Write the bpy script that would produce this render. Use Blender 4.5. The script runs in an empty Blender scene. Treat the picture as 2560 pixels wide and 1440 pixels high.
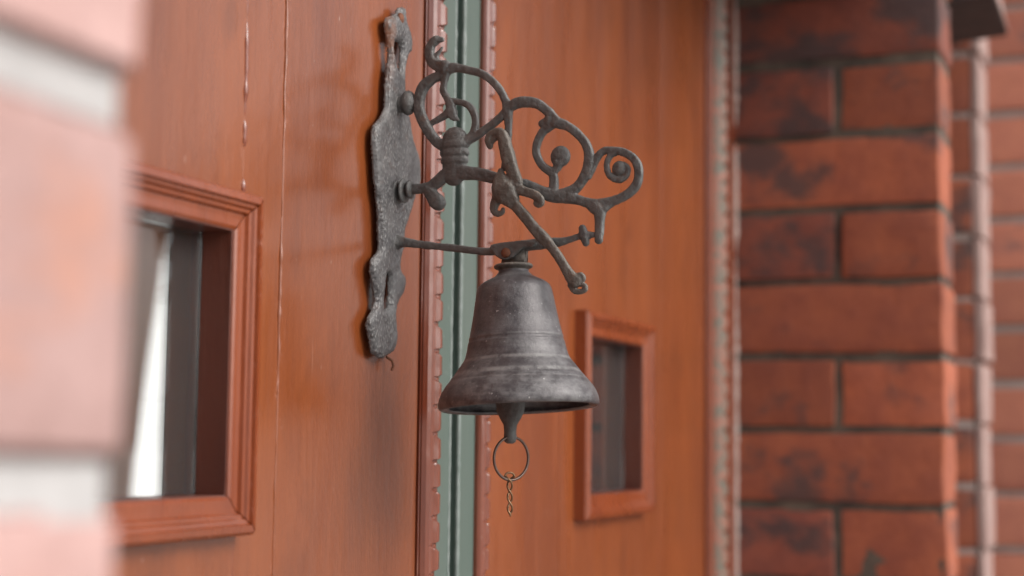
import bpy, bmesh, math, random
from mathutils import Vector, Matrix, noise
random.seed(7)
S = bpy.context.scene
COL = S.collection
EYE = 1.5            # lens height above the pavement (metres)

# ------------------------------------------------------------------ camera
cam_d = bpy.data.cameras.new('camera')
cam = bpy.data.objects.new('camera', cam_d)
COL.objects.link(cam)
PSI, TH, RO = math.radians(22.0), math.radians(5.35), math.radians(0.65)
fw = Vector((math.cos(PSI)*math.cos(TH), math.sin(PSI)*math.cos(TH), math.sin(TH)))
r0 = Vector((math.sin(PSI), -math.cos(PSI), 0))
u0 = r0.cross(fw)
rt = math.cos(RO)*r0 + math.sin(RO)*u0
up = rt.cross(fw)
M = Matrix((rt, up, -fw)).transposed().to_4x4()
M.translation = Vector((0, 0, EYE))
cam.matrix_world = M
cam_d.sensor_width = 36
cam_d.lens = 56.25
cam_d.clip_start = 0.02
cam_d.clip_end = 500
cam_d.dof.use_dof = True
cam_d.dof.focus_distance = 0.875
cam_d.dof.aperture_fstop = 5.3
S.camera = cam

# ------------------------------------------------------------------ sky, sun, exposure
SUN_AZ = Vector((-0.04, -1.0, 0.0)).normalized()
SUN_EL = math.radians(36)
w = bpy.data.worlds.new('World'); S.world = w; w.use_nodes = True
nt = w.node_tree; nt.nodes.clear()
sky = nt.nodes.new('ShaderNodeTexSky'); sky.sky_type = 'NISHITA'; sky.sun_disc = False
sky.sun_elevation = SUN_EL
sky.sun_rotation = math.atan2(SUN_AZ.x, SUN_AZ.y)
sky.dust_density = 4.0; sky.ozone_density = 1.0; sky.air_density = 1.0
hs = nt.nodes.new('ShaderNodeHueSaturation'); hs.inputs['Saturation'].default_value = 0.2
bg = nt.nodes.new('ShaderNodeBackground'); bg.inputs['Strength'].default_value = 0.15
wo = nt.nodes.new('ShaderNodeOutputWorld')
nt.links.new(sky.outputs[0], hs.inputs['Color']); nt.links.new(hs.outputs[0], bg.inputs['Color'])
nt.links.new(bg.outputs[0], wo.inputs[0])
sd = bpy.data.lights.new('sun', 'SUN'); sd.energy = 1.1; sd.angle = math.radians(24); sd.color = (1.0, 0.95, 0.88)
sun = bpy.data.objects.new('sun', sd); COL.objects.link(sun)
sdir = Vector((SUN_AZ.x*math.cos(SUN_EL), SUN_AZ.y*math.cos(SUN_EL), math.sin(SUN_EL)))
sun.rotation_euler = sdir.to_track_quat('Z', 'Y').to_euler()
sun.location = sdir*20
S.view_settings.view_transform = 'Standard'; S.view_settings.look = 'None'
S.view_settings.exposure = 0.4; S.view_settings.gamma = 1.0; S.view_settings.use_curve_mapping = False

# ------------------------------------------------------------------ helpers
def tag(o, label=None, cat=None, group=None, kind=None):
    for k, v in (('label', label), ('category', cat), ('group', group), ('kind', kind)):
        if v: o[k] = v
    return o
def empty(name, loc, *t, **k):
    o = bpy.data.objects.new(name, None); o.location = loc; o.empty_display_size = .05
    COL.objects.link(o); return tag(o, *t, **k)
def link(name, bm, mat, parent=None, smooth=False):
    """world-space bmesh -> ONE mesh object; child of parent when given"""
    me = bpy.data.meshes.new(name)
    bmesh.ops.recalc_face_normals(bm, faces=bm.faces)
    bm.to_mesh(me); bm.free()
    return link_me(name, me, mat, parent, smooth)
def link_me(name, me, mat, parent=None, smooth=False):
    if mat and not me.materials: me.materials.append(mat)
    if smooth:
        for p in me.polygons: p.use_smooth = True
    o = bpy.data.objects.new(name, me); COL.objects.link(o)
    if len(me.vertices):
        c = Vector((0, 0, 0))
        lo = Vector([min(v.co[i] for v in me.vertices) for i in range(3)])
        hi = Vector([max(v.co[i] for v in me.vertices) for i in range(3)])
        c = (lo+hi)/2
        if parent is None: c.z = lo.z
        me.transform(Matrix.Translation(-c)); o.location = c
    if parent:
        pl = Vector(parent.location)
        q = parent.parent
        while q: pl += Vector(q.location); q = q.parent
        o.parent = parent
        o.location = o.location - pl
    return o
def box_bm(x0, x1, y0, y1, z0, z1, bev=0.0, seg=1, bm=None):
    b = bmesh.new()
    bmesh.ops.create_cube(b, size=1)
    for v in b.verts:
        v.co = Vector(((x0+x1)/2+v.co.x*(x1-x0), (y0+y1)/2+v.co.y*(y1-y0), (z0+z1)/2+v.co.z*(z1-z0)))
    if bev: bmesh.ops.bevel(b, geom=b.edges[:], offset=bev, segments=seg, affect='EDGES', profile=.5)
    return b
def prism_bm(pts, axis_fn):
    """pts: list of 2D loops with the same count -> strip between loops; axis_fn(loop_index, a, b) -> Vector"""
    b = bmesh.new()
    rows = [[b.verts.new(axis_fn(i, *p)) for p in loop] for i, loop in enumerate(pts)]
    for r, s in zip(rows, rows[1:]):
        n = len(r)
        for k in range(n):
            b.faces.new((r[k], r[(k+1) % n], s[(k+1) % n], s[k]))
    b.faces.new(rows[0]); b.faces.new(rows[-1][::-1])
    return b
def catmull(P, step):
    P = [Vector(p) for p in P]
    Q = [P[0]*2-P[1]] + P + [P[-1]*2-P[-2]]
    out = []
    for i in range(1, len(Q)-2):
        a, b, c, d = Q[i-1:i+3]
        n = max(2, int((Vector(c[:3])-Vector(b[:3])).length/step))
        for k in range(n):
            t = k/n
            out.append(.5*((2*b)+(c-a)*t+(2*a-5*b+4*c-d)*t*t+(3*b-a-3*c+d)*t**3))
    out.append(P[-1])
    return out
def tube(bm, pts, flat=1.0, sides=12, ax=Vector((1, 0, 0)), caps=True, squ=1.0):
    """pts (Vector3, r): closed tube; 'flat' scales the section along ax"""
    n = len(pts); rows = []
    for i, (p, r) in enumerate(pts):
        a = pts[max(i-1, 0)][0]; c = pts[min(i+1, n-1)][0]
        t = (c-a).normalized()
        side = t.cross(ax)
        if side.length < 1e-6: side = t.cross(Vector((0, 0, 1)))
        side.normalize(); bi = side.cross(t).normalized()
        sq = lambda v: math.copysign(abs(v)**squ, v)
        rows.append([bm.verts.new(p+side*(r*sq(math.cos(2*math.pi*k/sides)))+bi*(flat*r*sq(math.sin(2*math.pi*k/sides)))) for k in range(sides)])
    for r, s in zip(rows, rows[1:]):
        for k in range(sides): bm.faces.new((r[k], r[(k+1) % sides], s[(k+1) % sides], s[k]))
    if caps:
        for row, (p, r), q in ((rows[0], pts[0], pts[1][0]), (rows[-1], pts[-1], pts[-2][0])):
            d = (p-q).normalized()*r
            prev = row
            for f in (0.5, 0.87):
                sc = math.sqrt(1-f*f)
                nw = [bm.verts.new(p+(v.co-p)*sc+d*f) for v in row]
                for k in range(sides): bm.faces.new((prev[k], prev[(k+1) % sides], nw[(k+1) % sides], nw[k]))
                prev = nw
            tip = bm.verts.new(p+d)
            for k in range(sides): bm.faces.new((prev[k], prev[(k+1) % sides], tip))
def ball(bm, c, r, seg=16):
    m = Matrix.Translation(c) @ Matrix.Diagonal((r[0], r[1], r[2], 1))
    bmesh.ops.create_uvsphere(bm, u_segments=seg, v_segments=seg//2+2, radius=1, matrix=m)
def lathe_bm(prof, M4, seg=64):
    b = bmesh.new(); rows = []
    for r, z in prof:
        rows.append([b.verts.new(M4 @ Vector((r*math.cos(2*math.pi*k/seg), r*math.sin(2*math.pi*k/seg), z))) for k in range(seg)])
    for r, s in zip(rows, rows[1:]):
        for k in range(seg): b.faces.new((r[k], r[(k+1) % seg], s[(k+1) % seg], s[k]))
    b.faces.new(rows[0]); b.faces.new(rows[-1])
    return b
def cast(bm, voxel=.0006, smooth=4):
    """weld overlapping pieces into one continuous casting"""
    bmesh.ops.recalc_face_normals(bm, faces=bm.faces)
    me = bpy.data.meshes.new('tmp'); bm.to_mesh(me); bm.free()
    o = bpy.data.objects.new('tmp', me); COL.objects.link(o)
    m = o.modifiers.new('r', 'REMESH'); m.mode = 'VOXEL'; m.voxel_size = voxel
    s = o.modifiers.new('s', 'SMOOTH'); s.factor = .5; s.iterations = smooth
    dg = bpy.context.evaluated_depsgraph_get(); dg.update()
    me2 = bpy.data.meshes.new_from_object(o.evaluated_get(dg))
    bpy.data.objects.remove(o); bpy.data.meshes.remove(me)
    nv = len(me2.vertices)
    nr = [0.0]*(3*nv); co = [0.0]*(3*nv)
    me2.vertices.foreach_get('normal', nr); me2.vertices.foreach_get('co', co)
    for i in range(0, 3*nv, 3):
        p = Vector(co[i:i+3])
        d = noise.noise(p*420)*.00016 + noise.noise(p*150)*.00022
        co[i] += nr[i]*d; co[i+1] += nr[i+1]*d; co[i+2] += nr[i+2]*d
    me2.vertices.foreach_set('co', co); me2.update()
    return me2

# ------------------------------------------------------------------ materials
class NT:
    def __init__(s, name):
        s.m = bpy.data.materials.new(name); s.m.use_nodes = True
        s.t = s.m.node_tree; s.b = s.t.nodes['Principled BSDF']
        s.geo = s.n('ShaderNodeNewGeometry'); s.oi = s.n('ShaderNodeObjectInfo'); s.tc = s.n('ShaderNodeTexCoord')
    def n(s, k, **kw):
        x = s.t.nodes.new(k)
        for a, v in kw.items(): setattr(x, a, v)
        return x
    def l(s, a, b): s.t.links.new(a, b)
    def pos(s, sc=(1, 1, 1), rnd=0.0):
        m = s.n('ShaderNodeMapping'); m.inputs['Scale'].default_value = sc
        s.l(s.geo.outputs['Position'], m.inputs['Vector'])
        if rnd:
            c = s.n('ShaderNodeCombineXYZ'); k = s.n('ShaderNodeMath', operation='MULTIPLY'); k.inputs[1].default_value = rnd
            s.l(s.oi.outputs['Random'], k.inputs[0])
            for i in range(3): s.l(k.outputs[0], c.inputs[i])
            s.l(c.outputs[0], m.inputs['Location'])
        return m.outputs[0]
    def noise(s, vec, scale, detail=6, rough=.55, dist=0):
        x = s.n('ShaderNodeTexNoise'); x.inputs['Scale'].default_value = scale; x.inputs['Detail'].default_value = detail
        x.inputs['Roughness'].default_value = rough; x.inputs['Distortion'].default_value = dist
        s.l(vec, x.inputs['Vector']); return x.outputs['Fac']
    def ramp(s, f, a, b):
        x = s.n('ShaderNodeMapRange'); x.inputs['From Min'].default_value = a; x.inputs['From Max'].default_value = b
        s.l(f, x.inputs['Value']); return x.outputs[0]
    def mul(s, a, b):
        x = s.n('ShaderNodeMath', operation='MULTIPLY')
        s.l(a, x.inputs[0])
        if isinstance(b, (int, float)): x.inputs[1].default_value = b
        else: s.l(b, x.inputs[1])
        return x.outputs[0]
    def add(s, a, b):
        x = s.n('ShaderNodeMath', operation='ADD'); s.l(a, x.inputs[0])
        if isinstance(b, (int, float)): x.inputs[1].default_value = b
        else: s.l(b, x.inputs[1])
        return x.outputs[0]
    def mix(s, f, a, b):
        x = s.n('ShaderNodeMix', data_type='RGBA')
        if isinstance(f, (int, float)): x.inputs[0].default_value = f
        else: s.l(f, x.inputs[0])
        for i, c in ((6, a), (7, b)):
            if isinstance(c, tuple): x.inputs[i].default_value = (*c, 1)
            else: s.l(c, x.inputs[i])
        return x.outputs[2]
    def bump(s, h, dist, strength=1.0, prev=None):
        x = s.n('ShaderNodeBump'); x.inputs['Distance'].default_value = dist; x.inputs['Strength'].default_value = strength
        s.l(h, x.inputs['Height'])
        if prev: s.l(prev, x.inputs['Normal'])
        return x.outputs[0]
    def out(s, col=None, rough=None, nrm=None, **kw):
        for key, v in (('Base Color', col), ('Roughness', rough), ('Normal', nrm)):
            if v is None: continue
            if isinstance(v, tuple): s.b.inputs[key].default_value = (*v, 1)
            elif isinstance(v, (int, float)): s.b.inputs[key].default_value = v
            else: s.l(v, s.b.inputs[key])
        for k, v in kw.items(): s.b.inputs[k.replace('_', ' ')].default_value = v
        return s.m

def mat_varnish(name, c1, c2, rough=.3, grain=.00016, coat=.9):
    s = NT(name)
    g = s.noise(s.pos((1, 1, .035)), 420, 5, .6)             # fibre along z
    g2 = s.noise(s.pos((1, 1, .012)), 1500, 3, .6)           # hairline checks
    big = s.noise(s.pos((1, 1, .22)), 9, 7, .68)
    col = s.mix(s.ramp(big, .36, .62), c1, c2)
    blot = s.ramp(s.noise(s.pos((1, 1, .6)), 24, 5, .6, .4), .56, .70)
    col = s.mix(s.mul(blot, .35), col, tuple(x*.6 for x in c2))
    col = s.mix(s.mul(s.ramp(g, .5, .72), .15), col, tuple(x*.55 for x in c2))
    sp = s.ramp(s.noise(s.pos((1, 1, .3)), 520, 2, .5), .735, .775)   # paint chips, dust
    msk = s.ramp(s.noise(s.pos((1, 1, .2)), 14, 3, .6), .5, .62)
    col = s.mix(s.mul(s.mul(sp, msk), .6), col, (.5, .36, .30))
    hair = s.mul(s.ramp(s.noise(s.pos((1, 1, .02)), 900, 3, .6), .62, .70), s.ramp(s.noise(s.pos((1, 1, .35)), 17, 4, .6), .52, .66))
    col = s.mix(s.mul(hair, .42), col, (.44, .24, .17))
    sx = s.n('ShaderNodeSeparateXYZ'); s.l(s.geo.outputs['Position'], sx.inputs[0])
    for x0, wd in ((.7023, .007), (.6642, .004), (1.1118, .004)):      # flaked paint along the board seams
        dd = s.n('ShaderNodeMath', operation='SUBTRACT'); s.l(sx.outputs[0], dd.inputs[0]); dd.inputs[1].default_value = x0
        ab = s.n('ShaderNodeMath', operation='ABSOLUTE'); s.l(dd.outputs[0], ab.inputs[0])
        fl = s.mul(s.mul(s.ramp(ab.outputs[0], wd, .001), s.ramp(s.noise(s.pos((1, 1, .6)), 260, 4, .7), .56, .64)), s.ramp(s.noise(s.pos((1, 1, .5)), 40, 3), .42, .58))
        col = s.mix(s.mul(fl, .5), col, (.42, .20, .15))
    n = s.bump(g, grain, .7)
    n = s.bump(g2, grain*.5, .5, n)
    n = s.bump(s.noise(s.pos((1, 1, .3)), 30, 5, .6), .0022, .7, n)
    n = s.bump(s.noise(s.pos((1, 1, .8)), 190, 3), .00022, .8, n)
    r = s.add(s.mul(s.noise(s.pos((1, 1, .2)), 22, 6, .65), .5), rough-.22)
    return s.out(col, r, n, Coat_Weight=coat*.75, Coat_Roughness=.2, Coat_IOR=1.5)
DOOR = mat_varnish('door_varnish', (.265, .068, .016), (.17, .041, .0115))
FRAME = mat_varnish('frame_varnish', (.26, .055, .012), (.18, .035, .009), .26)
TRIM = mat_varnish('trim_varnish', (.21, .050, .021), (.14, .030, .014), .14, .0002, 1.0)
DARKWOOD = mat_varnish('dark_reveal_varnish', (.15, .040, .022), (.10, .026, .016), .3)

def mat_green():
    s = NT('green_paint')
    g = s.noise(s.pos((1, 1, .06)), 300, 4)
    col = s.mix(s.ramp(s.noise(s.pos((1, 1, .3)), 18, 5), .3, .7), (.076, .110, .093), (.096, .124, .107))
    chips = s.mul(s.ramp(s.noise(s.pos((1, 1, .4)), 210, 4, .65), .66, .70), s.ramp(s.noise(s.pos((1, 1, .5)), 11, 3), .5, .58))
    col = s.mix(s.mul(chips, .6), col, (.42, .43, .40))
    n = s.bump(g, .00025, .6)
    return s.out(col, .45, n)
GREEN = mat_green()

def mat_plain(name, c1, c2, rough, sc, bd=0, **kw):
    s = NT(name)
    f = s.noise(s.pos(), sc, 6, .6)
    n = s.bump(f, bd, .8) if bd else None
    return s.out(s.mix(s.ramp(f, .3, .7), c1, c2), rough, n, **kw)
LIP = mat_plain('worn_highlight_lip', (.24, .27, .255), (.12, .15, .135), .4, 120, .0004)  # worn green, lightened to carry the ridge's highlights
CAULK = mat_plain('caulk', (.55, .46, .42), (.36, .26, .22), .7, 90, .001)
GAP = mat_plain('dark_gap', (.012, .008, .006), (.02, .012, .01), .9, 60)
GREYBEAD = None
def mat_greybead():
    s = NT('worn_green_bead')
    f = s.noise(s.pos(), 130, 4, .6)
    col = s.mix(s.ramp(f, .45, .55), (.115, .125, .10), (.27, .12, .085))
    return s.out(col, .4, s.bump(f, .0006, .6))
GREYBEAD = mat_greybead()

def mat_iron(name, base, dust, rust=.0, scale_tex=False, metal=.55, rough=.5):
    s = NT(name)
    f = s.noise(s.pos(), 230, 6, .65)
    big = s.noise(s.pos(), 45, 4, .6)
    col = s.mix(s.ramp(f, .38, .64), tuple(x*.78 for x in base), tuple(x*1.25+.004 for x in base))
    pt = s.ramp(s.geo.outputs['Pointiness'], .50, .58)
    upz = s.n('ShaderNodeSeparateXYZ'); s.l(s.geo.outputs['Normal'], upz.inputs[0])
    dm = s.mul(s.ramp(s.add(s.mul(upz.outputs[2], .35), big), .42, .95), .75)
    col = s.mix(dm, col, dust)
    col = s.mix(s.mul(pt, .35), col, dust)
    if rust:
        rm = s.mul(s.ramp(s.noise(s.pos(), 120, 5, .6), .60, .70), rust)
        col = s.mix(rm, col, (.19, .075, .03))
    if scale_tex:
        zz = s.n('ShaderNodeSeparateXYZ'); s.l(s.geo.outputs['Position'], zz.inputs[0])
        top = s.mul(s.ramp(zz.outputs[2], EYE+.196, EYE+.222), s.ramp(zz.outputs[0], .815, .804))
        rm = s.mul(top, s.ramp(s.noise(s.pos(), 95, 5, .65), .38, .58))
        col = s.mix(s.mul(rm, .85), col, (.27, .085, .022))
    sp = s.ramp(s.noise(s.pos(), 900, 2), .74, .78)
    col = s.mix(s.mul(sp, .55), col, (.42, .42, .42))
    n = s.bump(f, .0005 if scale_tex else .0011, .9)
    n = s.bump(s.noise(s.pos(), 850, 3, .6), .00035, .7, n)
    if scale_tex:
        v = s.n('ShaderNodeTexVoronoi', feature='F1'); v.inputs['Scale'].default_value = 640
        s.l(s.pos((1, 1, .55)), v.inputs['Vector'])
        msk = s.ramp(s.noise(s.pos((1, 1, .5)), 28, 2), .40, .5)
        hh = s.mul(v.outputs['Distance'], msk)
        n = s.bump(hh, -.0004, .8, n)
        col = s.mix(s.mul(s.mul(s.ramp(v.outputs['Distance'], .42, .12), msk), .58), col, tuple(min(1, x*1.5) for x in dust))
    r = s.add(s.mul(f, .3), rough-.15)
    return s.out(col, r, n, Metallic=metal)
IRON = mat_iron('cast_iron', (.092, .091, .089), (.20, .198, .19), .25, metal=.2)
PLATEM = mat_iron('scaled_iron', (.082, .078, .080), (.20, .195, .19), .12, True, metal=.2)
LEVERM = mat_iron('brown_iron', (.094, .083, .073), (.20, .178, .152), .4, metal=.15)
RUST = mat_plain('rusty_steel', (.21, .075, .035), (.12, .05, .03), .75, 400, .0004, Metallic=.2)
RINGM = mat_plain('ring_steel', (.16, .11, .09), (.09, .06, .05), .4, 300, .0001, Metallic=.7)
WIREM = mat_plain('brown_wire', (.26, .15, .075), (.14, .075, .04), .45, 400, .0001, Metallic=.5)
def mat_bell():
    s = NT('bell_bronze')
    z = s.n('ShaderNodeSeparateXYZ'); s.l(s.tc.outputs['Object'], z.inputs[0])
    f = s.noise(s.pos(), 120, 7, .68)
    f2 = s.noise(s.pos(), 620, 5, .72)
    st = s.noise(s.pos((1, 1, 5)), 40, 5, .65)
    col = s.mix(s.ramp(f, .35, .7), (.058, .052, .055), (.125, .117, .121))
    low = s.ramp(z.outputs[2], .005, -.03)                     # dusty shoulder and lip of the casting
    dm = s.mul(s.ramp(s.add(s.mul(st, .6), s.mul(f, .5)), .50, .72), s.add(s.mul(low, .7), .28))
    col = s.mix(dm, col, (.20, .195, .195))
    for z0, wd, am in ((-.0124, .0013, .75), (-.0196, .0016, .9), (-.0236, .0007, .5), (.0003, .0008, .35), (.0351, .002, .4)):
        d = s.n('ShaderNodeMath', operation='SUBTRACT'); s.l(z.outputs[2], d.inputs[0]); d.inputs[1].default_value = z0
        ab = s.n('ShaderNodeMath', operation='ABSOLUTE'); s.l(d.outputs[0], ab.inputs[0])
        line = s.mul(s.mul(s.ramp(ab.outputs[0], wd, wd*.3), am), s.ramp(s.noise(s.pos((1, 1, .4)), 150, 5, .7), .36, .58))
        col = s.mix(line, col, (.24, .235, .23))
    sp = s.mul(s.ramp(f2, .60, .70), s.ramp(s.noise(s.pos(), 34, 4), .40, .58))
    col = s.mix(s.mul(sp, .7), col, (.33, .32, .32))
    sp2 = s.ramp(s.noise(s.pos(), 620, 1), .775, .80)
    col = s.mix(s.mul(sp2, .8), col, (.5, .49, .48))
    n = s.bump(f2, .00035, .6)
    n = s.bump(f, .0008, .5, n)
    r = s.add(s.mul(f, .42), .25)
    return s.out(col, r, n, Metallic=.25)
BELL = mat_bell()
def mat_brick(name, c1, c2, soot, amt, rough=.85):
    s = NT(name)
    f = s.noise(s.pos((1, 1, 1), 30), 28, 6, .6)
    f2 = s.noise(s.pos((1, 1, 1), 30), 160, 5, .65)
    col = s.mix(s.ramp(f, .3, .7), c1, c2)
    col = s.mix(s.mul(s.ramp(f2, .45, .75), .35), col, tuple(x*.55 for x in c2))
    hv = s.n('ShaderNodeHueSaturation')
    v = s.add(s.mul(s.oi.outputs['Random'], .42), .80)
    s.l(v, hv.inputs['Value']); s.l(col, hv.inputs['Color'])
    st = s.noise(s.pos((1, 1, 1.5), 17), 9, 8, .62, .15)
    m = s.ramp(st, .65-amt*.12, .74-amt*.12)
    col = s.mix(s.mul(m, .82), hv.outputs[0], soot)
    n = s.bump(f2, .0014, .8); n = s.bump(f, .003, .5, n)
    return s.out(col, rough, n)
BRICK = mat_brick('red_brick', (.41, .118, .056), (.28, .080, .048), (.070, .055, .055), .9)
BRICK_SOOT = mat_brick('sooty_brick', (.30, .085, .05), (.20, .062, .045), (.060, .048, .049), 1.45)
BRICK_PALE = mat_brick('pink_brick', (.56, .36, .335), (.44, .265, .24), (.53, .23, .14), .7)  # base colour raised to carry the lens haze over the near pier
BRICK_R = mat_brick('orange_brick', (.56, .215, .135), (.48, .175, .12), (.25, .13, .12), .4)
MORTAR_D = mat_plain('sooty_shaded_mortar', (.046, .041, .035), (.16, .125, .095), .9, 22, .004)  # dirt and the shadow in the recessed joints, both in the colour
MORTAR_W = mat_plain('white_mortar', (.50, .485, .48), (.37, .355, .35), .9, 40, .003)
MORTAR_G = mat_plain('pale_mortar', (.48, .41, .38), (.38, .31, .28), .9, 40, .003)
EDGE = mat_plain('pale_render', (.40, .29, .26), (.33, .21, .19), .85, 30, .002)
DARKSTONE = mat_plain('dark_stone', (.055, .032, .027), (.035, .022, .02), .8, 40, .002)
PAVE = mat_plain('paving_stone', (.44, .43, .41), (.37, .36, .345), .9, 3, .004)
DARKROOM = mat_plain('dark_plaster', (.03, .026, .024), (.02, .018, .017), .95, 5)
WHITE = mat_plain('white_render', (.82, .82, .81), (.76, .76, .755), .9, 8)
def mat_curtain():
    s = NT('brown_cloth')
    d = s.n('ShaderNodeBsdfDiffuse'); d.inputs[0].default_value = (.25, .10, .055, 1)
    t = s.n('ShaderNodeBsdfTranslucent'); t.inputs[0].default_value = (.42, .17, .09, 1)
    m = s.n('ShaderNodeMixShader'); m.inputs[0].default_value = .55
    s.l(d.outputs[0], m.inputs[1]); s.l(t.outputs[0], m.inputs[2])
    s.l(m.outputs[0], s.t.nodes['Material Output'].inputs[0])
    return s.m
CURTAIN = mat_curtain()
def mat_glass():
    s = NT('window_glass')
    n = s.bump(s.noise(s.pos(), 14, 1), .00012, .3)
    return s.out((.9, .92, .92), (.01), n, Transmission_Weight=.978, IOR=1.5)
GLASS = mat_glass()
SCROLL = [[(33.6,227.2,1.4),(29.8,227.2,2.3),(26.8,224.4,2.3),(25.9,219.4,2.5),(27.5,214.6,2.5),(31.3,212.1,3.0),(36.4,210.8,3.4)],[(33.9,222.7,0.7),(32.0,220.0,1.1),(30.0,217.4,1.4),(31.3,213.1,1.8)],[(35.7,209.9,3.2),(42.7,210.1,2.3),(50.2,208.1,2.0),(57.6,205.7,2.0),(64.1,201.6,2.0),(69.5,195.9,2.0),(73.0,189.9,2.0),(74.8,184.1,2.5),(75.4,177.6,2.0),(75.5,169.7,1.8),(74.8,160.6,1.8),(73.5,150.5,1.8)],[(35.7,209.0,2.3),(34.0,206.4,2.3),(28.2,204.7,2.5),(23.2,201.1,2.8),(20.3,195.7,2.8),(19.6,190.6,2.8),(20.4,185.4,2.8),(23.1,179.6,2.8),(27.2,172.9,2.7),(31.6,167.7,2.7),(36.4,164.9,3.0)],[(35.9,208.1,2.7),(35.3,202.3,1.8),(34.9,197.4,1.8),(37.2,192.9,1.8),(39.8,188.7,2.3),(39.1,185.1,2.3),(35.6,182.5,1.8),(31.6,180.5,1.6),(27.1,178.7,1.4),(23.1,179.2,1.8)],[(38.5,189.8,1.8),(40.6,184.5,2.5),(41.6,181.7,2.1),(44.7,179.6,0.7)],[(38.0,191.2,1.6),(45.0,190.0,1.6),(50.5,187.8,1.8),(54.0,183.6,1.8),(55.3,177.8,1.8),(54.2,172.6,1.8),(51.3,168.6,2.0),(47.8,166.1,2.3)],[(47.1,166.1,2.7),(55.2,169.3,2.0),(61.8,173.3,2.0),(67.3,177.0,2.0),(71.9,180.6,2.0),(74.6,184.1,2.0)],[(35.4,165.4,2.3),(42.1,166.6,1.8),(49.1,166.7,2.3)],[(13.6,141.6,2.8),(21.3,141.2,2.5),(27.5,142.1,2.7),(32.3,144.6,3.0),(37.2,148.3,3.2),(42.1,150.3,3.6),(49.1,149.0,3.6),(58.5,147.6,3.2),(70.2,144.5,2.9),(80.4,141.8,2.7),(87.6,140.3,2.4),(94.8,136.6,2.7),(101.9,133.5,3.3),(110.2,132.3,3.1),(118.3,130.1,2.4),(126.2,127.6,2.6),(133.2,128.1,2.4),(141.4,130.2,2.2),(147.3,133.4,2.2),(150.9,137.6,2.2),(152.0,142.6,2.2),(151.3,148.1,2.2),(148.6,152.2,2.0),(143.5,155.4,2.0),(136.7,156.9,1.7),(131.6,156.7,1.8),(128.4,153.6,1.8),(125.9,149.0,1.8),(122.9,143.4,2.0)],[(140.1,155.8,1.5),(136.0,154.2,1.5),(133.7,149.5,1.5),(134.7,144.2,1.5),(138.1,140.9,1.5),(142.0,140.3,1.5),(145.2,142.7,1.3),(145.9,146.4,1.3),(143.6,149.0,1.1)],[(103.9,174.5,2.9),(109.8,172.3,2.4),(115.2,168.6,2.2),(120.4,163.1,2.2),(123.3,156.7,2.4),(123.5,151.2,2.6),(122.0,145.3,2.6),(118.7,139.9,2.4),(114.6,136.1,2.6),(108.5,133.9,2.9)],[(101.5,173.3,2.2),(96.1,169.5,2.0),(93.1,164.1,2.0),(92.4,158.9,2.0),(94.1,153.4,2.0),(97.5,149.2,2.0),(101.8,146.3,2.2),(103.0,142.2,2.2),(102.6,135.5,2.4)],[(101.8,146.3,2.0),(104.8,148.8,2.0),(105.8,152.1,2.7)],[(98.2,175.3,2.0),(95.8,174.1,2.0)],[(75.0,184.5,2.5),(80.6,186.9,2.7),(88.3,187.0,2.7),(93.8,185.1,2.5),(98.6,181.3,2.4),(102.4,177.3,2.4),(104.8,174.4,2.7)],[(103.9,174.9,2.4),(99.6,175.6,2.7)],[(123.0,128.4,2.2),(126.7,126.0,3.1),(129.7,123.7,3.1),(129.8,118.8,2.4),(129.6,112.2,2.2),(129.4,107.8,2.0)],[(135.9,127.8,2.2),(132.7,126.2,2.6),(130.0,123.7,2.6)],[(26.8,140.5,3.0),(29.4,136.7,3.4),(31.9,133.6,4.1)],[(16.7,192.6,2.3),(20.3,191.5,2.3)]]
RING_SWING = [[(8.6,111.3,3.2),(12.2,110.7,2.5),(18.1,109.8,2.1),(25.6,108.6,1.9),(34.4,107.4,1.8),(46.8,105.8,1.8),(59.1,104.0,1.8),(66.9,103.8,2.0),(74.1,104.9,2.5),(83.2,105.9,2.7),(92.7,106.7,2.7),(101.0,107.3,2.6),(109.7,108.1,1.8),(117.3,110.0,1.5),(120.8,110.6,1.8),(127.7,111.0,1.3)]]
CROSS = [[(119.9,114.8,1.8),(120.8,110.8,2.2),(122.0,106.3,1.7)]]
LEVER = [[(68.0,161.7,1.6),(66.5,165.0,1.6),(67.5,167.9,1.6),(70.4,169.3,1.8),(73.8,169.1,2.5),(76.0,165.8,2.9),(77.8,159.3,3.4),(79.8,152.4,3.4),(82.0,146.4,3.1),(84.7,140.4,2.7)],[(69.5,163.9,1.1),(70.9,166.1,1.3),(72.4,166.0,1.3)],[(74.5,147.7,1.3),(74.8,143.2,3.4),(75.6,137.7,5.1),(77.4,133.6,4.9),(80.5,130.3,3.3),(84.4,126.9,2.7),(89.7,120.9,2.7),(95.0,114.4,2.7),(100.3,108.9,2.9),(105.0,103.8,2.4),(109.8,97.5,2.3),(114.0,90.8,2.4),(117.3,86.3,3.1),(119.2,84.9,3.3)],[(74.1,140.9,3.1),(72.8,133.3,2.7),(71.1,128.4,2.2),(70.9,125.0,1.8),(73.1,123.4,1.6),(75.8,123.9,1.3),(76.2,125.9,1.1)],[(75.0,145.9,1.6),(76.6,139.0,4.5),(79.0,133.9,5.4),(81.5,130.9,3.8)],[(76.5,142.2,2.9),(81.9,138.3,3.1),(88.1,135.5,2.4),(93.9,133.5,2.4),(98.2,130.6,2.0),(98.9,128.1,1.5),(96.8,127.1,1.3),(95.3,128.5,1.1)],[(116.4,82.8,1.7),(118.7,79.6,1.5),(122.4,78.9,1.3),(125.0,80.4,1.3),(124.0,82.6,1.1),(120.6,83.1,1.3)],[(119.2,86.2,2.0),(122.4,87.4,2.0),(123.3,85.7,1.5)]]
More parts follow.
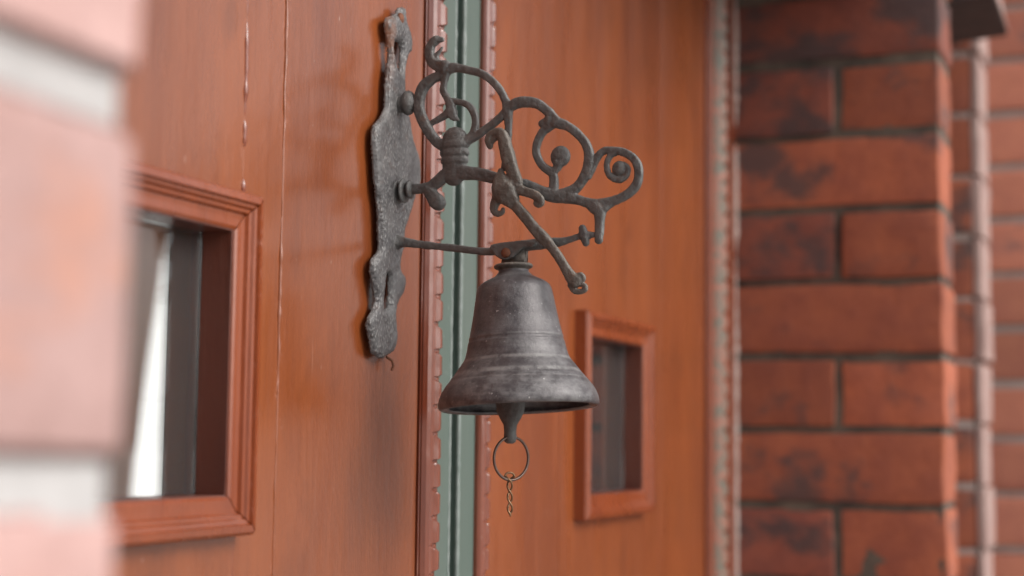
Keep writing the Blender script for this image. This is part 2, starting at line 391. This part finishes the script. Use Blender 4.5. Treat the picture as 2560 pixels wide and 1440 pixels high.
EAR = [[(67.0,105.0,0.0),(68.8,103.0,0.0),(71.0,100.4,0.0),(73.7,98.6,0.0),(76.7,98.0,0.0),(79.7,98.4,0.0),(82.7,100.3,0.0),(85.0,102.7,0.0),(87.1,104.6,0.0),(89.8,104.8,0.0),(92.7,104.7,0.0),(95.1,107.1,0.0),(89.1,108.5,0.0),(83.2,108.4,0.0),(74.2,107.9,0.0),(68.2,106.8,0.0)]]
PLATE_OUTLINE = [(820.4,248.8),(818.0,244.7),(811.1,241.2),(804.9,238.6),(803.7,234.0),(806.5,229.3),(808.5,222.7),(809.3,215.9),(808.2,209.4),(806.7,202.9),(806.2,195.0),(806.2,187.3),(800.9,180.1),(792.0,173.1),(790.7,165.3),(791.9,157.9),(794.0,146.9),(795.7,137.3),(797.8,133.9),(800.0,122.8),(801.3,111.6),(801.3,104.0),(794.4,99.1),(791.6,95.5),(792.3,89.6),(795.9,82.4),(798.4,75.2),(794.8,69.7),(790.2,64.9),(789.5,60.4),(792.2,53.9),(795.8,45.9),(800.8,45.1),(805.0,43.4),(814.1,45.4),(822.5,49.6),(825.2,56.7),(823.6,65.0),(823.3,71.9),(825.7,76.7),(832.5,82.7),(834.9,89.1),(832.9,93.6),(828.1,96.2),(828.2,102.4),(830.6,107.4),(832.8,119.3),(836.2,124.4),(842.9,135.6),(847.2,142.6),(852.5,149.8),(851.0,164.0),(847.1,168.9),(841.3,175.1),(837.4,183.9),(834.5,188.9),(831.5,194.7),(830.4,201.6),(829.2,207.7),(829.8,214.2),(832.3,221.1),(837.5,227.1),(838.1,232.9),(834.2,239.2),(829.6,243.6),(827.5,250.3)]
PLATE_SLOT = [(814.0,226.5),(820.4,228.5),(824.2,226.8),(824.7,218.6),(822.7,210.4),(818.0,213.9),(813.9,220.1)]
PLATE_SLOT2 = [(809.7,91.1),(815.1,91.2),(813.8,73.0),(807.3,72.9)]
# ------------------------------------------------------------------ ground
YD = .41      # face of the doors; the camera looks along them from y = 0
YW = .197     # outer face of the brickwork
g = bmesh.new()
bmesh.ops.create_grid(g, x_segments=2, y_segments=2, size=150)
tag(link('ground', g, PAVE), kind='structure')

# ------------------------------------------------------------------ brickwork
def brick(parent, x0, x1, y0, y1, z0, z1, mat, jit=.0015, bev=.0020):
    j = lambda a: random.uniform(-a, a)
    b = box_bm(x0+j(jit), x1+j(jit), y0+j(jit), y1+j(jit), z0+j(jit), z1+j(jit))
    bmesh.ops.subdivide_edges(b, edges=[e for e in b.edges if e.calc_length() > .04], cuts=3, use_grid_fill=True)
    bmesh.ops.bevel(b, geom=[e for e in b.edges if e.is_boundary is False and len(e.link_faces) == 2 and e.calc_face_angle(0) > .5],
                    offset=bev*random.uniform(.7, 1.4), segments=2, affect='EDGES')
    for v in b.verts:
        q = v.co*31
        v.co += Vector((noise.noise(q), noise.noise(q+Vector((9, 0, 0))), noise.noise(q+Vector((0, 9, 0)))))*.0016+Vector((noise.noise(q*3.1), noise.noise(q*3.1+Vector((7, 0, 0))), noise.noise(q*3.1+Vector((0, 7, 0)))))*.0007
    o = link('brick', b, mat, parent, True)
    o.modifiers.new('face_normals', 'WEIGHTED_NORMAL').weight = 90
    return o
def wall_top(): return EYE+.85
Z0, PITCH = EYE-.0698+.005, .0757                     # a bed joint centre seen at jamb, course height
def courses(zmin, zmax, base=Z0, pitch=PITCH):
    k0 = math.ceil((zmin-base)/pitch); k1 = math.floor((zmax-base)/pitch)
    return [(k, base+k*pitch, base+(k+1)*pitch) for k in range(k0, k1)]
JO = .0038                                             # half joint

# left foreground pier
pl_ = empty('brick_pier', (.0, YW+.1, 0), 'pale pink out-of-focus brick pier with white mortar, nearest the camera', 'brick pier', 'brick piers around the doorway')
PXE = .2768
lp = EYE+.0700-.0815
cs = courses(EYE-.75, EYE+.80, lp, .0815)
link('mortar', box_bm(-.62, PXE-.0028, YW+.0030, YW+.33, cs[0][1], cs[-1][2]), MORTAR_W, pl_)
link('plinth', box_bm(-.63, PXE+.01, YW-.01, YW+.34, 0, cs[0][1], .004), EDGE, pl_)
for k, a, b in cs:
    off = 0 if k % 2 else -.108
    x = PXE
    first = True
    while x > -.6:
        wd = .1035 if (first and k % 2) else .217
        brick(pl_, max(x-wd+.0105, -.615), x, YW, YW+.1, a+.0052, b-.0052, BRICK_PALE)
        if first:
            brick(pl_, x-.1, x, YW+.1085, YW+.206, a+.0052, b-.0052, BRICK_PALE)
        x -= wd; first = False

# right jamb pier: the reveal that closes the doorway
XJ = 1.632; XJ2 = 1.728
pj = empty('brick_pier', (XJ+.05, YW+.1, 0), 'sooty red brick door jamb with dark joints, right of the doors', 'brick pier', 'brick piers around the doorway')
cs = courses(EYE-.75, EYE+.82)
link('mortar', box_bm(XJ+.0020, XJ2-.002, YW+.0022, YD+.08, cs[0][1], cs[-1][2]), MORTAR_D, pj)
link('plinth', box_bm(XJ-.01, XJ2+.004, YW-.008, YD+.08, 0, cs[0][1], .004), DARKSTONE, pj)
for k, a, b in cs:
    if k % 2 == 0:
        brick(pj, XJ, XJ2, YW, YD+.003, a+JO, b-JO, BRICK_SOOT if k == 6 else BRICK)
    else:
        sp = YW+.1055+random.uniform(-.002, .002)
        brick(pj, XJ, XJ2, YW, sp-JO, a+JO, b-JO, BRICK)
        brick(pj, XJ, XJ2, sp+JO, YD+.003, a+JO, b-JO, BRICK_SOOT if (k//2) % 3 != 0 else BRICK)
# second pier beyond the narrow recess
ps = empty('brick_pier', (2.05, YW+.05, 0), 'narrow red brick pier with bright pale edge, beyond the sooty jamb', 'brick pier', 'brick piers around the doorway')
link('mortar', box_bm(2.0035, 2.12, YW+.010, YW+.2, EYE-.75, EYE+.82), MORTAR_G, ps)
link('plinth', box_bm(1.99, 2.13, YW-.005, YW+.2, 0, EYE-.75, .004), DARKSTONE, ps)
for k, a, b in courses(EYE-.75, EYE+.82, Z0+.012):
    brick(ps, 2.0, 2.1, YW+.0085, YW+.1, a+JO, b-JO, BRICK)
for k, a, c in courses(EYE-.75, EYE+.82, Z0+.012):
    j_ = random.uniform(-.0022, .0022)
    brick(ps, 2.001, 2.106+random.uniform(-.006, .004), YW-.003+j_, YW+.0078, a+.0022, c-.0022, EDGE, .001, .0012)
# brick panels at the back of the two recesses
for xa, xb in ((XJ2+.001, 1.999), (2.128, 2.289)):
    tag(link('recess_wall', box_bm(xa, xb, YW+.15, YW+.2, 0, EYE+.82), MORTAR_G), kind='structure')
# wing wall
pw = empty('brick_wall', (2.35, 0, 0), 'bright orange brick side wall with pale joints at right edge', 'brick wall')
WYE = -.30
cs = courses(EYE-.75, EYE+.85, Z0-.004, .0752)
link('mortar', box_bm(2.2945, 2.395, WYE+.004, .34, cs[0][1], cs[-1][2]), MORTAR_G, pw)
link('plinth', box_bm(2.28, 2.40, WYE-.01, .34, 0, cs[0][1], .004), DARKSTONE, pw)
for k, a, b in cs:
    y = .34 - (0 if k % 2 else .108)
    if k % 2 == 0: brick(pw, 2.29, 2.39, .34-.103, .34, a+.005, b-.005, BRICK_R)
    while y > WYE+.02:
        y1 = max(y-.2065, WYE)
        if y-y1 > .03: brick(pw, 2.29, 2.39, y1, y-.0005, a+.005, b-.005, BRICK_R)
        y -= .216
# moulded corbel over the recess: dark body, pale front face
cp = [(.1615, .60), (.1615, .506), (.158, .482), (.1525, .461), (.1525, .457), (.220, .452), (.232, .475), (.36, .475), (.36, .60)]
cb = prism_bm([cp, cp], lambda i, a, b: Vector((XJ2+.016+i*.17, a, EYE+.017+b)))
bmesh.ops.bevel(cb, geom=cb.edges[:], offset=.0015, segments=2, affect='EDGES')
co_ = tag(link('stone_corbel', cb, DARKSTONE), 'dark moulded corbel with pale face jutting out at the top right corner', 'corbel')
fp = [(.1600, .60), (.1600, .506), (.1565, .482), (.1510, .461), (.1512, .4605), (.1585, .482), (.162, .506), (.162, .60)]
link('facing', prism_bm([fp, fp], lambda i, a, b: Vector((XJ2+.0175+i*.167, a, EYE+.017+b))), EDGE, co_)
# lintel that roofs the doorway recess
tag(link('door_lintel', box_bm(-.62, XJ2, YW, .62, EYE+.505, EYE+.85), BRICK), 'brick lintel bridging the doorway above both doors', 'lintel')

# ------------------------------------------------------------------ doors
ZB, ZT = .01, EYE+.48
def board(parent, x0, x1, y0, y1, z0, z1, mat=None, hole=None, bev=.0006):
    if hole is None:
        b = box_bm(x0, x1, y0, y1, z0, z1, bev, 2)
    else:
        hx0, hx1, hz0, hz1 = hole
        b = bmesh.new()
        xs, zs = [x0, hx0, hx1, x1], [z0, hz0, hz1, z1]
        V = {}
        for yi, y in enumerate((y0, y1)):
            for i, x in enumerate(xs):
                for j, z in enumerate(zs): V[yi, i, j] = b.verts.new((x, y, z))
        for yi in (0, 1):
            for i in range(3):
                for j in range(3):
                    if (i, j) != (1, 1): b.faces.new([V[yi, i, j], V[yi, i+1, j], V[yi, i+1, j+1], V[yi, i, j+1]])
        def side(p, q): b.faces.new([V[0, *p], V[0, *q], V[1, *q], V[1, *p]])
        for i in range(3):
            side((i, 0), (i+1, 0)); side((i, 3), (i+1, 3)); side((0, i), (0, i+1)); side((3, i), (3, i+1))
        for p, q in (((1, 1), (2, 1)), ((2, 1), (2, 2)), ((2, 2), (1, 2)), ((1, 2), (1, 1))): side(p, q)
    return link('board', b, mat or DOOR, parent)
# moulding section: (inset from the outer edge, height above the door face)
PROF = [(0, -.001), (0, .0092), (.0014, .0114), (.0042, .0120), (.0048, .0103), (.0062, .0100), (.0070, .0086), (.0084, .0084), (.0092, .0066),
        (.0115, .0064), (.0145, .0066), (.0158, .0058), (.0158, -.0005), (.012, -.0005), (.004, -.001)]
def window(parent, x0, x1, z0, z1, sc=1.0):
    """four mitred moulded rails, inner reveals, pane"""
    P = [(a*sc, b) for a, b in PROF]
    cor = [(x0, z0, 1, 1), (x1, z0, -1, 1), (x1, z1, -1, -1), (x0, z1, 1, -1)]
    for i in range(4):
        ca, cb_ = cor[i], cor[(i+1) % 4]
        gap = .00045
        def pt(k, a, b):
            c = (ca, cb_)[k]
            v = Vector((c[0]+c[2]*a, YD-b, c[1]+c[3]*a))
            d = Vector((cb_[0]-ca[0], 0, cb_[1]-ca[1])).normalized()
            return v+d*(gap if k == 0 else -gap)
        bm = prism_bm([P, P], pt)
        link('frame_rail', bm, FRAME, parent)
    t = .0158*sc
    a0, a1, b0, b1 = x0+t, x1-t, z0+t, z1-t
    # splayed dark reveal boards between moulding and glass
    q = .004
    yg = YD+.0112
    e_ = .0008
    for r in ((a0-q, a0+e_, b0-q, b1+q), (a1-e_, a1+q, b0-q, b1+q), (a0+e_, a1-e_, b1-e_, b1+q), (a0+e_, a1-e_, b0-q, b0+e_)):
        link('reveal_lining', box_bm(r[0], r[1], YD-.0052, yg+.008, r[2], r[3], .0002), DARKWOOD, parent)
    # glazing bead along the pane
    link('pane', box_bm(a0+.001, a1-.001, yg, yg+.003, b0+.001, b1-.001), GLASS, parent)
    return (a0-q, a1+q, b0-q, b1+q)
def bead(name, parent, x0, x1, h, mat, z0, z1, per=.0166, notch=.42, nz=22, yb=YD, phase=0.0, wid=.0044):
    """moulded strip whose outer arris is chip-carved with three-cornered notches"""
    xs = [0, .10, .24, .36, .46, .54, .62, .70, .78, .86, .93, 1.0]
    hs_ = [.03, .42, .62, .66, .72, .86, .97, 1.0, .98, .85, .55, .03]
    loops = []; zs = []
    z = z0
    step = per/nz
    while z < z1:
        k = z/per+phase
        dz = ((k % 1)-.5)*per
        sk = noise.noise(Vector((x0*31, 2, math.floor(k)*3.7)))
        sk2 = .55+.9*abs(noise.noise(Vector((x0*17, 9, math.floor(k)*2.9))))
        lp_ = []
        for s_, hh in zip(xs, hs_):
            wz = max(0, (s_-.30)/.70)*wid*(1+.6*sk)
            up_ = wz*.65
            f = 1.0
            if wz > 0 and -wz*1.25 < dz < up_:
                t = min((up_-dz)/(up_+1e-9), (dz+wz*1.25)/(wz*1.25)*1.6)
                f = 1-min(.8, notch*sk2)*min(1, max(0, t)*1.5)
            f *= 1+.05*noise.noise(Vector((x0*50, s_*2, z*70)))
            lp_.append((x0+(x1-x0)*s_, max(.0005, h*hh*f)))
        loops.append(lp_+[(x1, -.002), (x0, -.002)])
        zs.append(z); z += step
    bm = prism_bm(loops, lambda i, a, b: Vector((a, yb-b, zs[i])))
    return link(name, bm, mat, parent)
def run(name, parent, x, segs, r, mat, y=YD, amp=.5, wob=.0006):
    """ridge of set paint along a board joint, broken in places"""
    bm = bmesh.new()
    for z0, z1 in segs:
        n = max(4, int((z1-z0)/.0025))
        pts = []
        for i in range(n+1):
            z = z0+(z1-z0)*i/n
            e_ = min(1, 4*min(i, n-i)/n+.25)
            pts.append((Vector((x+wob*noise.noise(Vector((x*30, 0, z*60))), y+.0004, z)), r*e_*(1+amp*noise.noise(Vector((x*9, 3, z*170))))))
        tube(bm, pts, 1.0, 8, Vector((0, 1, 0)))
    return link(name, bm, mat, parent, True)
ZV0, ZV1 = EYE-.22, EYE+.479           # height range in which small relief is worked

dl = empty('door', (.6, YD, 0), 'left orange-brown varnished door leaf carrying the iron bell bracket', 'door', 'double doors')
wl = (.4610, .6668, EYE-.0472, EYE+.1152)
hl = window(dl, *wl, 1.16)
board(dl, .24, .6640, YD, YD+.034, ZB, ZT, hole=(hl[0], hl[1], hl[2], hl[3]))
board(dl, .6642, .7026, YD+.0003, YD+.034, ZB, ZT)
board(dl, .7027, .8665, YD, YD+.034, ZB, ZT)
run('paint_run', dl, .6644, [(EYE+.116, EYE+.124), (EYE+.155, EYE+.2015), (EYE+.139, EYE+.153), (EYE+.205, EYE+.47), (EYE-.6, EYE-.052)], .0016, TRIM)
run('paint_run', dl, .7024, [(EYE-.7, EYE+.02), (EYE+.024, EYE+.11), (EYE+.118, EYE+.47)], .0013, DOOR)
link('edge_strip', box_bm(.8685, .8880, YD-.0015, YD+.03, ZB, ZT, .001), TRIM, dl)
bead('carved_bead', dl, .8690, .8860, .0070, TRIM, ZV0, ZV1, yb=YD-.0015)
link('edge_batten', box_bm(.8885, .9168, YD+.001, YD+.03, ZB, ZT, .0015, 2), GREEN, dl)
run('batten_lip', dl, .9162, [(ZV0, ZV1)], .0014, LIP, y=YD+.001, amp=.25, wob=.0002)

dr = empty('door', (1.25, YD, 0), 'right orange-brown varnished door leaf with the smaller-looking blurred window', 'door', 'double doors')
link('edge_batten', box_bm(.9295, .9570, YD+.001, YD+.03, ZB, ZT, .0015, 2), GREEN, dr)
run('batten_lip', dr, .9302, [(ZV0, ZV1)], .0017, LIP, y=YD+.001, amp=.25, wob=.0002)
link('rebate', box_bm(.9170, .9292, YD+.0062, YD+.03, ZB, ZT), GREEN, dr)
link('edge_strip', box_bm(.9578, .9700, YD-.0005, YD+.03, ZB, ZT, .001), TRIM, dr)
bead('carved_bead', dr, .9570, .9680, .0058, TRIM, ZV0, ZV1, per=.0164, yb=YD-.0005, phase=.3)
wr = (1.1430, 1.3185, EYE-.0615, EYE+.0975)
hr = window(dr, *wr, 1.16)
board(dr, .9710, 1.1120, YD, YD+.034, ZB, ZT)
board(dr, 1.1122, 1.3705, YD, YD+.034, ZB, ZT, hole=hr)
board(dr, 1.3707, 1.5190, YD, YD+.034, ZB, ZT)
# frame
fr = empty('door_frame', (.9, YD+.03, 0), 'brown door frame post with notched grey-green bead beside the brick jamb', 'door frame')
link('jamb_post', box_bm(1.5215, XJ-.0045, YD-.004, YD+.07, 0, ZT+.001, .002, 2), TRIM, fr)
bead('carved_bead', fr, 1.545, 1.566, .0085, GREYBEAD, ZV0, ZV1, yb=YD-.004, phase=.5, notch=.6)
link('jamb_post', box_bm(.18, .2385, YD-.004, YD+.07, 0, ZT+.001, .002, 2), TRIM, fr)
link('head_rail', box_bm(.18, XJ-.0045, YD-.006, YD+.07, ZT+.003, ZT+.024, .002, 2), TRIM, fr)
link('threshold', box_bm(.242, 1.52, YD-.03, YD+.07, 0, .0095), DARKSTONE, fr)
run('caulk_line', fr, XJ-.0035, [(EYE-.3, EYE+.19), (EYE+.195, EYE+.31), (EYE+.33, EYE+.47)], .0028, CAULK, y=YD-.004)
# dim room behind the panes; far window added to brighten the left pane
RX0, RX1, RY0, RY1 = -.2, 5.2, YD+.12, 3.0
OX0, OX1, OZ0, OZ1 = 3.75, 4.40, EYE-.60, EYE+.66
rm = bmesh.new()
def quad(*p): rm.faces.new([rm.verts.new(q) for q in p])
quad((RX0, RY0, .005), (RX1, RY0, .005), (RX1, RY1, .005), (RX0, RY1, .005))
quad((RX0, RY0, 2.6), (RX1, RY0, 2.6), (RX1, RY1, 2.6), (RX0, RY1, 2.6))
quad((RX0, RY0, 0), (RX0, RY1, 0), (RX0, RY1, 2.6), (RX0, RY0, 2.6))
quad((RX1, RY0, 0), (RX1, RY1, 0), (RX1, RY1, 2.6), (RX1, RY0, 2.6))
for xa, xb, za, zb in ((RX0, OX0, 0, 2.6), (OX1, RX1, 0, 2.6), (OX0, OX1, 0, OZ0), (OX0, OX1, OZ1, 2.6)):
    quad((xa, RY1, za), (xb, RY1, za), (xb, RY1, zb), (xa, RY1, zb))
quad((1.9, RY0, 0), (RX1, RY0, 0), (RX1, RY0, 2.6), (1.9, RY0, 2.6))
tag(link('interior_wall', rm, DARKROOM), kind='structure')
# brown curtain added in that far window to slant the bright strip's edge
cu = bmesh.new()
rows = []
for i in range(13):
    t = i/12
    z = OZ0-.02+(OZ1-OZ0+.05)*t
    xe = 4.20+.145*max(0, (z-(EYE-.13))/.78)-.02*max(0, (EYE-.13-z))
    rows.append([cu.verts.new((3.70+(xe-3.70)*k/24, RY1-.05+.018*math.sin(k*1.9+t), z)) for k in range(25)])
for r, s_ in zip(rows, rows[1:]):
    for k in range(24): cu.faces.new((r[k], r[k+1], s_[k+1], s_[k]))
wh = empty('strip_backdrop', (10.5, 8.1, 0), 'added white wall that supplies the bright strip in the left door pane', 'backdrop wall')  # white wall added as a bright backdrop for the left pane
link('wall_face', box_bm(5.0, 17.0, 8.0, 8.2, .5, 3.7), WHITE, wh)
link('wall_base', box_bm(4.98, 17.02, 7.97, 8.22, 0, .499), MORTAR_W, wh)
tag(link('curtain', cu, CURTAIN, None, True), 'added brown curtain whose slanting edge shapes the bright strip in the left door pane', 'curtain')

# ------------------------------------------------------------------ wall bell bracket (castings traced in their own plane: o = mm out from the door, h = mm above eye level)
XB = .820
def BR(o, h, dx=0.0): return Vector((XB+dx, YD-o/1000, EYE+h/1000))
def sweep(bm, curves, dx=0.0, flat=.9, step=1.2, sides=16):
    for c in curves:
        P = catmull(c, step)
        tube(bm, [(BR(p[0], p[1], dx), max(.0004, p[2]/1000*1.15)) for p in P], flat, sides, squ=.55)
bb = empty('bell_bracket', (XB, YD, EYE+.03), 'grey cast iron scrollwork bracket with scaly back plate and crossing lever', 'bell bracket')
# back plate: outline with two slots, domed and thick
def plate():
    bm = bmesh.new()
    def loop(pts):
        P = catmull([(a, b, 0) for a, b in pts]+[(pts[0][0], pts[0][1], 0)], 2.2)[:-1]
        vs = [bm.verts.new((p[0]/1000, 0, EYE+p[1]/1000)) for p in P]
        return [bm.edges.new((vs[i], vs[(i+1) % len(vs)])) for i in range(len(vs))]
    E_ = loop(PLATE_OUTLINE)+loop(PLATE_SLOT)+loop(PLATE_SLOT2)
    bmesh.ops.triangle_fill(bm, use_beauty=True, edges=E_, normal=(0, -1, 0))
    for _ in range(5):
        bmesh.ops.subdivide_edges(bm, edges=[q for q in bm.edges if q.calc_length() > .0026], cuts=1)
        bmesh.ops.triangulate(bm, faces=bm.faces)
    def inside(x, z, poly):
        c = False
        for i in range(len(poly)):
            (x1, z1), (x2, z2) = poly[i-1], poly[i]
            if (z1 > z) != (z2 > z) and x < (x2-x1)*(z-z1)/(z2-z1)+x1: c = not c
        return c
    kill = []
    for f in bm.faces:
        m = f.calc_center_median()
        if any(inside(m.x*1000, (m.z-EYE)*1000, s_) for s_ in (PLATE_SLOT, PLATE_SLOT2)): kill.append(f)
    bmesh.ops.delete(bm, geom=kill, context='FACES')
    bd = [v.co.copy() for v in bm.verts if v.is_boundary]
    top = {}
    for v in bm.verts:
        d = min((v.co-q).length for q in bd)
        h = min(1, d/.0055)
        top[v] = .0008+.0030*math.sqrt(max(0, h*(2-h)))
    r = bmesh.ops.extrude_face_region(bm, geom=bm.faces[:])
    new = [q for q in r['geom'] if isinstance(q, bmesh.types.BMVert)]
    ks = {(round(v.co.x, 6), round(v.co.z, 6)): top[v] for v in top}
    for v in new:
        v.co.y = YD-.0040-ks[(round(v.co.x, 6), round(v.co.z, 6))]
    ns = set(new)
    for v in bm.verts:
        if v not in ns: v.co.y = YD-.0025-ks[(round(v.co.x, 6), round(v.co.z, 6))]
    return bm
me = cast(plate(), .0005, 1)
link_me('back_plate', me, PLATEM, bb, True)
# scroll arm with its collar
bm = bmesh.new()
sweep(bm, SCROLL, flat=.8)
tube(bm, [(BR(42.6, h, 0), r*1.22/1000) for h, r in ((168, 6.6), (166.5, 7.4), (164.5, 7.5), (163.2, 6.6), (161.5, 7.3), (159.8, 7.4), (158.5, 6.5), (157.2, 7.1), (155.5, 7.0), (154.2, 6.2), (151, 6.0), (149, 6.0))], .5, 20)
ball(bm, BR(106.7, 155.2), (.0026, .0060, .0060))
ball(bm, BR(140.8, 146.7), (.0024, .0042, .0042))
ball(bm, BR(33, 132.4), (.0034, .0046, .0044))
link_me('scroll_arm', cast(bm, .00045, 2), IRON, bb, True)
# knobs where the arm meets the plate
for o, h, r in ((12.9, 191.7, (.0054, .0048, .0074)),):
    bm = bmesh.new(); ball(bm, BR(o, h), r); ball(bm, BR(o-5, h-.5), (.0045, .004, .005)); ball(bm, BR(o+6, h), (.0025, .004, .0028)); link_me('knob', cast(bm, .0006, 3), IRON, bb, True)
for o, h, a in ((4.0, 140.0, 7.6), (8.2, 140.6, 7.4), (12.2, 141.2, 5.6)):
    bm = bmesh.new(); ball(bm, BR(o+3, h), (a/1000, .0020, a/1000), 20); link_me('knob', cast(bm, .0005, 3), IRON, bb, True)
# bar the bell hangs from, with the slotted ear and cross knob
bm = bmesh.new()
sweep(bm, RING_SWING); sweep(bm, CROSS)
ball(bm, BR(8, 111), (.0040, .0030, .0040))
ball(bm, BR(5.5, 111), (.0058, .0036, .0060))
ear = [Vector((0, YD-o/1000, EYE+h/1000)) for o, h, _ in EAR[0]]
ev = [[bm.verts.new(p+Vector((XB-.0058+s, 0, 0))) for p in ear] for s in (0, .0022)]
for k in range(len(ear)):
    bm.faces.new((ev[0][k], ev[0][(k+1) % len(ear)], ev[1][(k+1) % len(ear)], ev[1][k]))
f0 = bm.faces.new(ev[0]); f1 = bm.faces.new(ev[1])
bmesh.ops.triangulate(bm, faces=[f0, f1])
link_me('swing_bar', cast(bm, .00055, 2), IRON, bb, True)
# lever with leaf-shaped fork in front of the scrolls
bm = bmesh.new()
sweep(bm, LEVER, dx=-.0085, flat=.75)
link_me('lever', cast(bm, .0005, 3), LEVERM, bb, True)
bm = bmesh.new()
ball(bm, BR(77.3, 101.9, -.0062), (.0018, .0028, .0028))
link('rivet', bm, RUST, bb, True)
bm = bmesh.new()
ball(bm, Vector((.8205, YD-.0066, EYE+.2420)), (.0030, .0020, .0034))
link('screw', bm, RUST, bb, True)
bm = bmesh.new()
tube(bm, [(Vector(p), .0008) for p in ((.8205, YD-.002, EYE+.0450), (.8212, YD-.005, EYE+.0430), (.8220, YD-.0055, EYE+.0400), (.8210, YD-.005, EYE+.0380))], 1, 8)
link('nail', bm, RUST, bb, True)

# ------------------------------------------------------------------ bell
TILT = math.radians(-3.9)
TOPO, TOPH = 79.4, 94.9
bl = empty('bell', BR(TOPO, TOPH), 'dusty dark bronze hand bell hanging from the iron bracket', 'bell')
K = .0000704
prof_px = [(235, 119), (250, 119), (262, 122), (275, 136), (290, 150), (303, 172), (318, 205), (335, 238), (352, 264), (372, 283), (400, 295), (430, 302), (500, 314), (600, 331),
           (700, 351), (768, 366), (772, 369), (784, 371), (792, 371), (796, 370), (816, 377), (820, 381), (828, 381), (880, 392), (925, 404), (934, 408), (943, 412), (952, 416), (980, 436), (1020, 466), (1034, 476),
           (1044, 483), (1054, 490), (1080, 510), (1092, 521), (1098, 526), (1106, 530), (1130, 551), (1136, 557), (1160, 575), (1200, 601), (1250, 621), (1290, 629), (1312, 627), (1328, 618), (1335, 606)]
outer = [(r*K, -(y-210)*K) for y, r in prof_px]
inner = [(max(.002, r-.0032 if z > -.06 else r-.0042), z+(.0008 if z > -.07 else .0012)) for r, z in outer[::-1]]
inner = [(r, z) for r, z in inner if z < -.012]
rotx = Matrix.Rotation(TILT, 4, 'X')
MB = Matrix.Translation(BR(TOPO, TOPH)) @ rotx @ Matrix.Rotation(math.radians(2.2), 4, 'Y')
b = lathe_bm(outer+inner, Matrix.Identity(4), 128)
bo = link('bell_body', b, BELL, bl, True)
R3 = MB.to_3x3(); zc = bo.location + Vector(bl.location)
bo.rotation_euler = R3.to_euler(); bo.location = R3 @ zc
b = lathe_bm([(.0001, .0012), (.0080, .0012), (.0104, .0008), (.0109, .0001), (.0109, -.0004), (.0102, -.0011), (.0086, -.0013), (.0084, -.0024), (.0001, -.0024)], MB, 48)
link('crown_collar', b, LEVERM, bl, True)
b = bmesh.new()   # hanger loop behind the ear of the bar
hp = [(72.5, 95.6), (73.0, 99), (75.2, 104), (82, 106), (87.5, 104), (86.6, 98.5), (86.9, 95.6)]
rows = [[b.verts.new(BR(o, h, dx)) for o, h in hp] for dx in (-.0022, .0026)]
for k in range(len(hp)): b.faces.new((rows[0][k], rows[0][(k+1) % len(hp)], rows[1][(k+1) % len(hp)], rows[1][k]))
b.faces.new(rows[0]); b.faces.new(rows[1])
bmesh.ops.bevel(b, geom=b.edges[:], offset=.0006, segments=2, affect='EDGES')
link('hanger', b, LEVERM, bl, True)
# flat tongue of the clapper: broad web that narrows to a drilled tip
b = bmesh.new()
co = [(60, .0030, .0030), (34, .0060, .0050), (22, .0090, .0050), (14.5, .0082, .0042), (10.5, .0062, .0040), (7.0, .0038, .0036), (3.5, .0034, .0034), (0, .0037, .0034), (-2.2, .0032, .0028), (-3.2, .0016, .0015)]
rows = []
for h, wy, wx in co:
    c = BR(78.6, h)
    rows.append([b.verts.new(c+Vector((wx*math.cos(t), wy*math.sin(t), 0))) for t in [2*math.pi*k/12 for k in range(12)]])
for r, s_ in zip(rows, rows[1:]):
    for k in range(12): b.faces.new((r[k], r[(k+1) % 12], s_[(k+1) % 12], s_[k]))
b.faces.new(rows[0]); b.faces.new(rows[-1])
bmesh.ops.subdivide_edges(b, edges=b.edges[:], cuts=1, smooth=.6)
link('clapper', b, IRON, bl, True)
# pull ring threaded through the clapper tip
b = bmesh.new()
A = math.radians(37)
RC = BR(79.4, -11.3)
ex = Vector((math.sin(A), -math.cos(A), 0)).normalized()
ca = Vector((.375, -.927, 0))
ex = (Matrix.Rotation(math.radians(37), 3, 'Z') @ ca)
pts = []
for k in range(61):
    t = math.radians(62+k*(360-3)/60)
    pts.append((RC+ex*(.0118*math.cos(t))+Vector((0, 0, .0118*math.sin(t))), .00078))
tube(b, pts, 1, 10, Vector((.93, .37, 0)))
tag(link('pull_ring', b, RINGM, None, True), 'thin brown wire ring hanging from the bell clapper', 'ring')
# twisted wire tail
b = bmesh.new()
for s_ in (0, math.pi):
    pts = []
    n = 60
    for i in range(n+1):
        t = i/n
        rr = .00125*(1 if t > .18 else 1+1.1*((.18-t)/.18))*(1 if t < .9 else max(.3, 1-(t-.9)*6))
        ph = s_+(t*3.1)*math.pi*1.12+.6
        h = -21.2-t*21.4+(1.2 if s_ and t > .98 else 0)
        pts.append((BR(78.6+.5*t, h)+ca*(rr*math.cos(ph))+Vector((.927, .375, 0))*(rr*math.sin(ph)), .00058))
    tube(b, pts, 1, 8, Vector((.93, .37, 0)))
tube(b, [(BR(78.6, -21.2)+ca*(.0026*math.cos(t))+Vector((.927, .375, 0))*(.0012*math.cos(t))+Vector((0, 0, .0022*math.sin(t))), .00055) for t in [math.pi*k/10 for k in range(11)]], 1, 8, Vector((.93, .37, 0)))
tag(link('twisted_wire', b, WIREM, None, True), 'short twisted brown wire tail hooked on the pull ring', 'wire')
